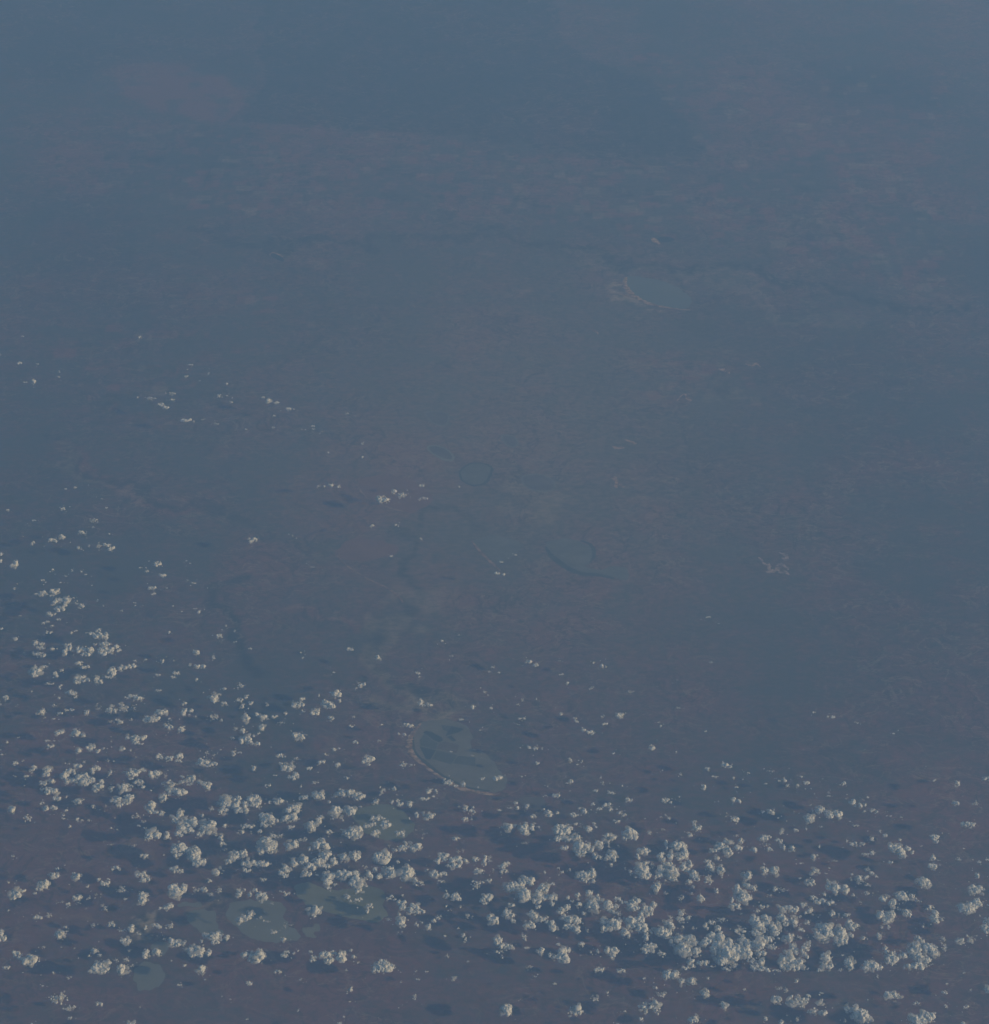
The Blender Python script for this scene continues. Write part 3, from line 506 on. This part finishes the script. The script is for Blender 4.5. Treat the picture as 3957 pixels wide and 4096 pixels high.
dune('lunette_dune', D_, [(1302, 328), (1262, 372), (1228, 430), (1212, 490), (1220, 552), (1262, 605), (1340, 670), (1425, 733), (1500, 785), (1600, 832), (1700, 868), (1850, 890), (1930, 884)],
     [.3, .5, .75, .8, .8, .55, .4, .4, .5, .6, .6, .4, .15], M_DUNE, 'sandy orange crescent dune round the fan shaped lake bed')
# lakes low in the picture
sheet_mesh('lake', C3, [(1592, 670), (1636, 610), (1730, 584), (1830, 580), (1925, 578), (1975, 590), (2022, 615), (2070, 652), (2052, 705), (2083, 765), (2160, 830), (2180, 865), (2135, 905), (2035, 920), (1915, 916), (1820, 896), (1715, 850), (1640, 782), (1594, 720)], M_LAKE, .02,
           'large smooth grey lake with a notched right shore near bottom left')
sheet_mesh('lake', C3, [(1275, 685), (1330, 655), (1410, 643), (1495, 672), (1508, 730), (1530, 790), (1572, 822), (1555, 850), (1480, 862), (1390, 852), (1330, 800), (1292, 760), (1280, 720)], M_LAKE, .02,
           'smaller grey lake left of the large notched lake')
sheet_mesh('lake', C3, [(1200, 600), (1290, 586), (1385, 605), (1390, 632), (1290, 628), (1200, 622)], M_LAKE, .02, 'narrow grey strip of water above the smaller grey lake')
sheet_mesh('lake', C3, [(985, 935), (1060, 908), (1130, 920), (1134, 980), (1100, 1036), (1050, 1036), (1040, 985), (1000, 965)], M_LAKE, .02, 'small rounded grey lake below the meandering flood plain')
sheet_mesh('lake', C3, [(858, 1115), (900, 1090), (1000, 1087), (1060, 1100), (1088, 1145), (1100, 1200), (1060, 1270), (960, 1300), (890, 1270), (850, 1190)], M_LAKE, .02, 'grey lake lowest in the picture at the left')
g1 = sheet_mesh('lake_bed', E_, [(300, 500), (335, 450), (430, 438), (560, 490), (700, 498), (850, 462), (985, 482), (1032, 560), (1012, 620), (1042, 690), (995, 738), (900, 745), (750, 720), (620, 692), (480, 645), (385, 600), (330, 568)], M_GREEN, .02,
                'large streaky pale green lake bed low in the picture')
sheet_mesh('lake_bed', D_, [(790, 1012), (880, 978), (1000, 966), (1100, 998), (1190, 1048), (1250, 1110), (1232, 1200), (1130, 1262), (1000, 1252), (880, 1192), (800, 1122), (762, 1062)], M_GREEN, .02,
           'oval pale green lake bed half covered by clouds')
sheet_mesh('lake_bed', E_, [(370, 795), (430, 800), (452, 770), (486, 775), (490, 812), (450, 850), (482, 876), (420, 870), (380, 828)], M_PALEBED, .02, 'small forked pale lake bed right of the notched lake')
sheet_mesh('lake_bed', G_, [(250, 930), (330, 905), (440, 920), (472, 980), (440, 1012), (350, 1014), (280, 980)], M_FAINT, .02, 'faint round lake bed just below the fan shaped bed tip')
# far lake with its broad sandy shore
sheet_mesh('lake', Z2, [(597, 925), (660, 925), (740, 940), (820, 972), (858, 1010), (850, 1046), (800, 1050), (720, 1034), (650, 1006), (608, 968)], M_FARLAKE, .02, 'far blue green lake with sand along its left shore', jit=.3)
dune('lunette_dune', Z2, [(602, 925), (598, 950), (612, 978), (645, 1006), (695, 1030), (750, 1044), (820, 1054), (860, 1056)], [.5, .8, .9, .8, .7, .45, .3, .1], M_DUNE, 'bright sand crescent along the far blue green lake', rag=.5)
for pts, lb in (([(556, 950), (580, 948), (600, 958)], 'upper short sand streak left of the far blue green lake'), ([(565, 992), (600, 996), (636, 1008)], 'lower short sand streak left of the far blue green lake')):
    dune('sand_streak', Z2, pts, [.1, .6, .3], M_DULLDUNE, lb, rag=.7, z=.02)
sheet_mesh('lake', Z2, [(730, 770), (755, 764), (785, 768), (795, 778), (770, 786), (740, 784)], M_WATER, .02, 'tiny dark lake with a sandy left shore beyond the far lake', jit=.1)
dune('lunette_dune', Z2, [(708, 768), (718, 780), (738, 794)], [.5, 1.2, .3], M_DUNE, 'little orange dune beside the tiny dark lake')
sheet_mesh('lake', Z1, [(978, 832), (995, 832), (1030, 850), (1030, 862), (1005, 856), (985, 845)], M_WATER, .02, 'small dark oval lake high at the left of centre', jit=.1)
dune('lunette_dune', Z1, [(975, 838), (985, 828), (1005, 832), (1032, 846)], [.2, .35, .2], M_DUNE, 'thin sand line above the small dark oval lake', h=.02)
# ringed dry lakes in the middle distance
def ringed(sheet, pts, bed, rimm, w, lab, jit=.15):
    o = sheet_mesh('lake_bed', sheet, pts, bed, .02, lab, jit=jit)
    dune('shore', sheet, pts+[pts[0]], [w, w*.6, w, w*1.2, w*.7, w], rimm, parent=o, z=.026, h=.006, rag=.6)
    return o
ringed(Z4, [(600, 705), (655, 704), (715, 728), (747, 765), (738, 788), (690, 782), (640, 757), (607, 730)], M_FAINT, M_PALEBED, .38, 'narrow leaf shaped lake bed with a pale ring in mid picture')
ringed(Z4, [(782, 855), (838, 812), (920, 806), (972, 832), (965, 872), (935, 918), (868, 934), (800, 905)], M_MIDBED, M_RIM, .4, 'round dark rimmed lake bed below the leaf shaped one')
ringed(Z4, [(580, 510), (650, 503), (715, 520), (715, 568), (680, 588), (620, 563)], M_FAINT, M_CLAY, .3, 'faint oval lake bed above the leaf shaped one')
sheet_mesh('lake_bed', Z4, [(195, 905), (290, 880), (380, 872), (500, 905), (590, 955), (618, 1000), (600, 1050), (500, 1095), (400, 1065), (280, 1022), (212, 965)], M_REDBED, .02, 'broad reddish lake bed under a white cloud left of centre')
dune('lunette_dune', Z4, [(180, 900), (192, 940), (225, 990), (275, 1024), (380, 1066), (440, 1082), (505, 1100)], [.15, .3, .3, .2, .3, .3, .1], M_DULLDUNE, 'thin pale crescent under the broad reddish lake bed', h=.02)
ringed(Z4, [(1150, 880), (1250, 870), (1330, 910), (1330, 960), (1240, 968), (1160, 930)], M_FAINT, M_CLAY, .3, 'faint oval lake bed right of the dark rimmed one')
ringed(Z4, [(1030, 640), (1100, 650), (1125, 690), (1090, 712), (1040, 680)], M_FAINT, M_CLAY, .3, 'small faint lake bed right of the pale ring')
sheet_mesh('lake_bed', Z6, [(200, 145), (240, 92), (330, 70), (450, 90), (530, 120), (505, 160), (420, 182), (300, 192), (222, 182)], M_REDBED, .02, 'round reddish brown lake bed left of the winding river')
dune('lunette_dune', Z6, [(205, 140), (208, 175), (270, 232), (380, 298), (460, 335), (520, 375), (560, 420)], [.15, .3, .3, .25, .3, .5, .3], M_DULLDUNE, 'long thin sandy ridge below the round reddish bed', h=.02)
sheet_mesh('lake_bed', Z6, [(932, 92), (1000, 62), (1100, 64), (1185, 90), (1200, 130), (1150, 168), (1090, 200), (1050, 192), (990, 152)], M_MIDBED, .02, 'dark edged grey lake bed with an orange left shore')
dune('lunette_dune', Z6, [(928, 85), (955, 120), (1000, 168), (1045, 212), (1085, 248)], [.2, .4, .45, .4, .2], M_DULLDUNE, 'straight orange ridge along the grey lake bed', h=.02)
o = sheet_mesh('lake_bed', Z6, [(1330, 100), (1400, 76), (1500, 84), (1580, 128), (1585, 190), (1545, 222), (1620, 236), (1700, 220), (1762, 240), (1762, 300), (1650, 272), (1550, 266), (1450, 226), (1370, 172)], M_MIDBED, .02, 'pale double lobed lake bed with a dark crescent shore')
dune('shore', Z6, [(1330, 120), (1360, 165), (1405, 205), (1460, 240), (1520, 262), (1620, 272), (1700, 290)], [.3, .7, .8, .7, .6, .4], M_RIM, parent=o, z=.03, h=.006, rag=.4)
dune('shore', Z6, [(1520, 85), (1575, 110), (1592, 160), (1570, 205)], [.2, .5, .5, .2], M_RIM, parent=o, z=.03, h=.006, rag=.4)
for sh, pts, w, lb in ((Z7, [(778, 188), (800, 208), (815, 228), (845, 236), (838, 258), (860, 268), (828, 282)], [.2, .5, .3, .7, .4, .8, .2], 'pinkish sand drift at the upper left of the bright dune field'),
                       (Z7, [(825, 278), (850, 264), (872, 270), (893, 254), (905, 278), (930, 272), (958, 290)], [.3, .6, .4, .8, .4, .8, .2], 'pinkish sand drift at the foot of the bright dune field'),
                       (Z7, [(885, 240), (905, 228), (935, 242), (955, 262)], [.3, .6, .6, .2], 'hooked pinkish sand drift on the right of the dune field'),
                       (Z7, [(898, 160), (925, 172), (942, 182), (938, 205), (915, 190)], [.2, .5, .7, .5, .2], 'small pinkish sand drift above the bright dune field'),
                       (Z5, [(545, 255), (575, 262), (600, 268), (610, 284)], [.4, .8, .6, .3], 'bright sand patch high right of centre'),
                       (Z5, [(700, 226), (740, 236), (765, 225), (790, 246)], [.3, .5, .5, .2], 'branching sand patch right of the bright one'),
                       (Z5, [(305, 440), (345, 400), (372, 436), (392, 440)], [.2, .3, .7, .4], 'thin sand flecks below the bright sand patches'),
                       (Z4, [(1675, 706), (1700, 716), (1745, 716)], [.3, .7, .4], 'short bright sand bar right of the middle'),
                       (Z4, [(1745, 665), (1780, 680), (1815, 692)], [.2, .5, .5], 'short sand bar just above the other one'),
                       (Z4, [(1680, 885), (1695, 910), (1700, 950)], [.8, .7, .5], 'orange sand hook below the sand bars'),
                       (Z4, [(1715, 925), (1742, 945)], [.4, .4], 'tiny sand fleck beside the orange sand hook'),
                       (Z4, [(1560, 35), (1585, 40), (1592, 55)], [.4, .7, .3], 'lone bright sand fleck above the middle')):
    dune('sand_patch', sh, pts, w, M_PINK if 'pinkish' in lb else M_DUNE, lb, h=.02, rag=.8)

# ------------------------------------------------------------------ clouds
def ico(n):
    bm = bmesh.new(); bmesh.ops.create_icosphere(bm, subdivisions=n, radius=1.0)
    V = np.array([v.co[:] for v in bm.verts]); F = np.array([[v.index for v in f.verts] for f in bm.faces]); bm.free()
    return V, F
ICO = {k: ico(k) for k in (1, 2, 3)}
CLOUD_Z = 3.4
def puff(c, r, sub, floor, thin=0):
    V, F = ICO[sub]; r = np.asarray(r, float)
    ph = rng.rand(4)*6.28; k = 2.3
    d = 1 + .20*np.sin(k*V[:, 0]*1.3+ph[0])*np.sin(k*V[:, 1]+ph[1]) + .15*np.sin(k*1.9*V[:, 2]+ph[2])
    if sub == 3: d += .07*np.sin(7*V[:, 0]+ph[1])*np.sin(7*V[:, 1]+ph[2])*np.sin(6*V[:, 2]+ph[0])
    ca_, sa_ = math.cos(ph[3]), math.sin(ph[3]); P = V*d[:, None]*r
    P = np.stack([P[:, 0]*ca_-P[:, 1]*sa_, P[:, 0]*sa_+P[:, 1]*ca_, P[:, 2]], 1) + c
    P[:, 2] = np.where(P[:, 2] < floor, floor+(P[:, 2]-floor)*.12, P[:, 2])
    return P, F, thin
def build_lobe(px, py, rx, ry, wisp, out):
    """Fill one lobe (photograph px) with cauliflower puffs."""
    x, y, t = at(px, py, CLOUD_Z); k = t/FPX
    a, R = rx*k*1.03, ry*k*1.03; b, h = R*1.08, R*.86
    if R < a*.35: b, h = R*1.2, R*.7
    c = np.array([x, y, CLOUD_Z]); floor = CLOUD_Z-.5*h
    el = max(a/R, R/a); rr = min(a, R); rpx = rr/k; ex = np.array([a, b, h])
    if wisp:
        n = int(np.clip(6+rpx*.9*el, 7, 36))
        for _ in range(n):
            q = rng.normal(0, .46, 3)*ex; r = rr*rng.uniform(.10, .27)
            out.append(puff(c+q, (r*rng.uniform(1, 1.8), r, r*.8), 2 if r/k > 3 else 1, floor-.1, rng.rand() < .45))
        for _ in range(3):
            r = rr*rng.uniform(.3, .5); out.append(puff(c+rng.normal(0, .35, 3)*ex, (r*1.5, r, r*.7), 1 if rpx < 8 else 2, floor-.1, 1))
        return
    # a few heads inside the outline, never one ball
    m = int(np.clip(2+rpx*.22*min(el, 2.5), 2, 11)); heads = []
    for i in range(m):
        d = rng.normal(size=3); d /= np.linalg.norm(d); q = d*ex*rng.uniform(.28, .66); q[2] = abs(q[2])*.8-.15*h
        if el > 1.25: q[0 if a > R else 1] = (-1+2*(i+.5)/m)*(a if a > R else b)*.68
        r = rr*rng.uniform(.34, .56)*(1 if i else 1.15); heads.append((q, r))
        out.append(puff(c+q, (r*rng.uniform(.85, 1.35), r*rng.uniform(.8, 1.1), r*rng.uniform(.8, 1.1)), 3 if r/k > 15 else 2, floor))
    for q, r in heads:
        for _ in range(int(np.clip(3+r/k*.6, 4, 11))):
            d = rng.normal(size=3); d[2] = abs(d[2])*.9-.2; d /= np.linalg.norm(d)+1e-6
            s_ = r*rng.uniform(.24, .48)
            out.append(puff(c+q+d*r*rng.uniform(.75, 1.08), (s_*rng.uniform(.9, 1.4), s_, s_), 2 if s_/k > 2.9 else 1, floor, rng.rand() < .22))
    for _ in range(int(np.clip(3+rpx*.5, 4, 22))):                      # shreds at the rim
        d = rng.normal(size=3); d[2] = d[2]*.6; d /= np.linalg.norm(d)+1e-6
        s_ = rr*rng.uniform(.06, .16)
        out.append(puff(c+d*ex*rng.uniform(.75, 1.2), (s_*1.4, s_, s_), 1, floor-.05, rng.rand() < .8))
    for _ in range(int(np.clip(3+rpx*.3, 4, 15))):                      # thin veil, thickest away from the sun
        d = rng.normal(size=3); d[0] -= .5; d[2] *= .5; d /= np.linalg.norm(d)+1e-6
        s_ = rr*rng.uniform(.2, .48)
        out.append(puff(c+d*ex*rng.uniform(.6, 1.1), (s_*1.5, s_, s_*.7), 2 if s_/k > 5 else 1, floor-.05, 1))

clouds = []
for (x0, y0, s), txt in SHEETS:
    for c in txt.replace('\n', '|').split('|'):
        w = c.startswith('w'); L = []
        for l in c.lstrip('w').split(';'):
            x, y, rx, ry = map(float, l.split()); L.append((x0+x/s, y0+y/s, rx/s, ry/s))
        clouds.append([L, w])
# the cloud field goes on past the edge of what was traced
R3 = random.Random(9)
def extra(x0, x1, y0, y1, n, smin, smax):
    for _ in range(n):
        x, y = R3.uniform(x0, x1), R3.uniform(y0, y1); sz = smin+(smax-smin)*R3.random()**2.2; L = []
        for _ in range(1+int(R3.random()*sz/11)):
            L.append((x+R3.uniform(-1, 1)*sz*1.3, y+R3.uniform(-.6, .6)*sz, sz*R3.uniform(.6, 1.3), sz*R3.uniform(.5, .95)))
        clouds.append([L, R3.random() < .3])
extra(90, 1900, 3905, 4150, 34, 5, 30); extra(1900, 2600, 3905, 4150, 16, 6, 32); extra(2600, 4040, 3905, 4150, 46, 8, 36)
extra(-60, 105, 2150, 3900, 46, 5, 26); extra(3805, 4030, 3100, 3900, 34, 6, 30); extra(-60, 105, 1300, 2150, 7, 4, 12); extra(1750, 2120, 3700, 3900, 3, 6, 12)

def area(c): return sum(l[2]*l[3] for l in c[0])*(.45 if c[1] else 1)
def centre(c):
    w = [l[2]*l[3] for l in c[0]]; return sum(l[0]*q for l, q in zip(c[0], w))/sum(w), sum(l[1]*q for l, q in zip(c[0], w))/sum(w)
def cloud_obj(name, parts, org):
    Vs, Fs, Ms, o = [], [], [], 0
    for V, F, t in parts: Vs.append(V); Fs.append(F+o); Ms.append(np.full(len(F), int(t))); o += len(V)
    ob = mesh_obj(name, np.concatenate(Vs)-org, np.concatenate(Fs), M_CLOUD, smooth=True)
    ob.data.materials.append(M_THIN); ob.data.polygons.foreach_set('material_index', np.concatenate(Ms).astype(np.int32))
    ob.location = org; return ob
clouds.sort(key=area, reverse=True)

# landmarks that the labels refer to: (sheet, x, y, phrase); the first list is ground, the second clouds labelled by hand
GROUND_MARKS = [(D_, 1500, 480, 'dark fields in the fan shaped bed'), (D_, 1900, 790, 'right tip of the fan shaped bed'), (C3, 1850, 740, 'large notched grey lake'), (C3, 1420, 750, 'smaller grey lake at bottom left'),
                (C3, 1070, 970, 'small rounded grey lake'), (C3, 970, 1180, 'lowest grey lake at the left'), (E_, 800, 620, 'large streaky green lake bed'), (D_, 1010, 1090, 'oval green lake bed'),
                (C3, 870, 740, 'meandering flood plain'), (A_, 1620, 700, 'dark left hand river'), (Z4, 400, 980, 'broad reddish lake bed'), (Z6, 1100, 130, 'grey lake bed with orange shore')]
CLOUD_MARKS = [(F_, 800, 385, 'big lone oval cloud on dark patch'), (H_, 855, 830, 'big round cauliflower cloud at lower right'), (H_, 90, 990, 'brightest heap of the dense bank'), (H_, 1435, 175, 'lumpy cloud pair near right edge'),
               (H_, 1738, 85, 'upright oval cloud hugging right edge'), (H_, 1350, 710, 'wide ragged cloud of the right cluster'), (B_, 400, 750, 'long billowing bank at left'), (B_, 1660, 980, 'three headed white bank left of centre'),
               (E_, 1000, 1110, 'broad heap on bottom edge'), (G_, 1060, 262, 'lone puffy cloud in empty right haze'), (G_, 1310, 520, 'wedge cloud right of the lake tip'), (A_, 270, 530, 'grainy cloud mass high at left'),
               (A_, 615, 885, 'grainy grey cloud heap at left'), (C3, 1205, 510, 'round crown cloud above the small lakes'), (C3, 262, 852, 'lone knobbly cloud in bottom left corner'), (E_, 995, 240, 'plump cloud above the green bed'),
               (F_, 320, 430, 'cloud with a pointed right plume'), (F_, 1550, 165, 'tall arched cloud of the right bank'), (H_, 955, 490, 'row of three joined heaps'), (H_, 1640, 435, 'round fluffy cloud near right edge'),
               (B_, 395, 410, 'grainy oval cloud above the long bank'), (B_, 1070, 245, 'grainy cloud left of the speckled group'), (D_, 890, 615, 'lone bright cloud left of sandy crescent'), (Z3, 1425, 445, 'bright trio of puffs high at left'),
               (Z3, 940, 556, 'flat oval cloud high at left'), (C3, 1345, 235, 'tall ragged cloud low at left'), (F_, 680, 760, 'lumpy square cloud bottom centre'), (F_, 1460, 360, 'knobbly cloud below the tall arch'),
               (H_, 1610, 1020, 'largest heap in the bottom right corner'), (F_, 1200, 750, 'speckled cloud drift at bottom right'), (H_, 205, 550, 'stepped cloud of the lower right'), (E_, 505, 270, 'double headed bank over the green bed'),
               (F_, 600, 1020, 'upright comma cloud near bottom edge'), (D_, 280, 1050, 'stacked heap left of oval green bed'), (G_, 550, 900, 'small bright cloud below the lake tip'), (H_, 1390, 1060, 'bowl shaped cloud in bottom right corner')]
marks = [(T(s, [(x, y)])[0], ph) for s, x, y, ph in GROUND_MARKS]
hand = {}
for s, x, y, ph in CLOUD_MARKS:
    p = T(s, [(x, y)])[0]
    i = min((i for i in range(300) if i not in hand), key=lambda i: math.hypot(centre(clouds[i])[0]-p[0], centre(clouds[i])[1]-p[1]))
    hand[i] = ph
CP = [centre(c) for c in clouds[:300]]
marks += [(CP[i], ph) for i, ph in hand.items()]
ORD = ['nearest', 'second', 'third', 'fourth', 'fifth', 'sixth', 'seventh', 'eighth', 'ninth', 'tenth', 'eleventh', 'twelfth', 'thirteenth', 'fourteenth', 'fifteenth', 'sixteenth', 'seventeenth', 'eighteenth']
def shape_words(c):
    L, w = c; x0 = min(l[0]-l[2] for l in L); x1 = max(l[0]+l[2] for l in L); y0 = min(l[1]-l[3] for l in L); y1 = max(l[1]+l[3] for l in L)
    A = area(c); r = (x1-x0)/(y1-y0)
    size = 'large' if A > 900 else 'medium' if A > 330 else 'small'
    if w: return size, 'wispy'
    sh = 'long flat' if r > 1.9 else 'wide' if r > 1.35 else 'upright' if r < .8 else 'lumpy' if len(L) > 1 else 'rounded'
    return size, sh
DIRS = ['right of', 'below right of', 'below', 'below left of', 'left of', 'above left of', 'above', 'above right of']
groups = {}
for i, p in enumerate(CP):
    if i in hand: continue
    m = min(range(len(marks)), key=lambda j: math.hypot(p[0]-marks[j][0][0], p[1]-marks[j][0][1]))
    dx, dy = p[0]-marks[m][0][0], p[1]-marks[m][0][1]
    k = int(round(math.atan2(dy, dx)/(math.pi/4))) % 8
    if math.hypot(dx, dy) < 45 and m < len(GROUND_MARKS): k = 8
    groups.setdefault((m, k), []).append((math.hypot(dx, dy), i))
labels = {i: 'the '+ph if False else ph for i, ph in hand.items()}
for (m, k), L in groups.items():
    L.sort(); rel = (DIRS+['over'])[k]
    for q, (_, i) in enumerate(L):
        size, sh = shape_words(clouds[i])
        o = '' if len(L) == 1 else (ORD[q]+' ' if q else 'nearest ')
        labels[i] = f'{size} {sh} cloud {o}{rel} the {marks[m][1]}'
for i in range(300):
    parts = []
    for l in clouds[i][0]: build_lobe(*l, clouds[i][1], parts)
    px, py = CP[i]; x, y, _ = at(px, py, CLOUD_Z)
    o = cloud_obj('cloud', parts, np.array([float(x), float(y), min(p[0][:, 2].min() for p in parts)]))
    tag(o, labels[i], 'cloud', 'cumulus clouds scattered over the plain')
parts = []
for c in clouds[300:]:
    for l in c[0]: build_lobe(*l, c[1], parts)
# stray scraps of cloud between the larger ones
for _ in range(3600):
    c = clouds[int(len(clouds)*rng.rand()**1.6)]; l = c[0][rng.randint(len(c[0]))]
    x, y, t = at(l[0]+rng.normal(0, 1)*(l[2]*1.2+7), l[1]+rng.normal(0, 1)*(l[3]*1.1+4), CLOUD_Z); r = rng.uniform(.6, 2.3)*t/FPX
    parts.append(puff(np.array([x, y, CLOUD_Z-.1]), (r*1.4, r, r*.8), 1, 0, rng.rand() < .6))
o = cloud_obj('small_clouds', parts, np.zeros(3))
print('cloud triangles', sum(len(o.data.polygons) for o in bpy.data.objects if o.name.startswith(('cloud', 'small_clouds'))))
tag(o, 'countless tiny scraps of cloud strewn between the larger ones', kind='stuff')

# ------------------------------------------------------------------ the air
bm = bmesh.new(); bmesh.ops.create_cube(bm, size=1.0)
lo, hi = Vector((-575, -135, -1.0)), Vector((575, 915, CAM_H+3))
for v in bm.verts: v.co = Vector([lo[k] if v.co[k] < 0 else hi[k] for k in range(3)])
me = bpy.data.meshes.new('haze'); bm.to_mesh(me); bm.free()
hz = bpy.data.objects.new('haze', me); COL.objects.link(hz); tag(hz, 'thin blue air over the whole plain', kind='stuff')
hm = bpy.data.materials.new('haze'); hm.use_nodes = True; nt = hm.node_tree; nt.nodes.clear()
out = nt.nodes.new('ShaderNodeOutputMaterial'); pv = nt.nodes.new('ShaderNodeVolumePrincipled')
pv.inputs['Absorption Color'].default_value = (*HAZE_ABSORB, 1)
pv.inputs['Density'].default_value = HAZE_DENSITY; pv.inputs['Color'].default_value = (*HAZE_COLOR, 1); pv.inputs['Anisotropy'].default_value = 0.0
nt.links.new(pv.outputs[0], out.inputs['Volume']); me.materials.append(hm)
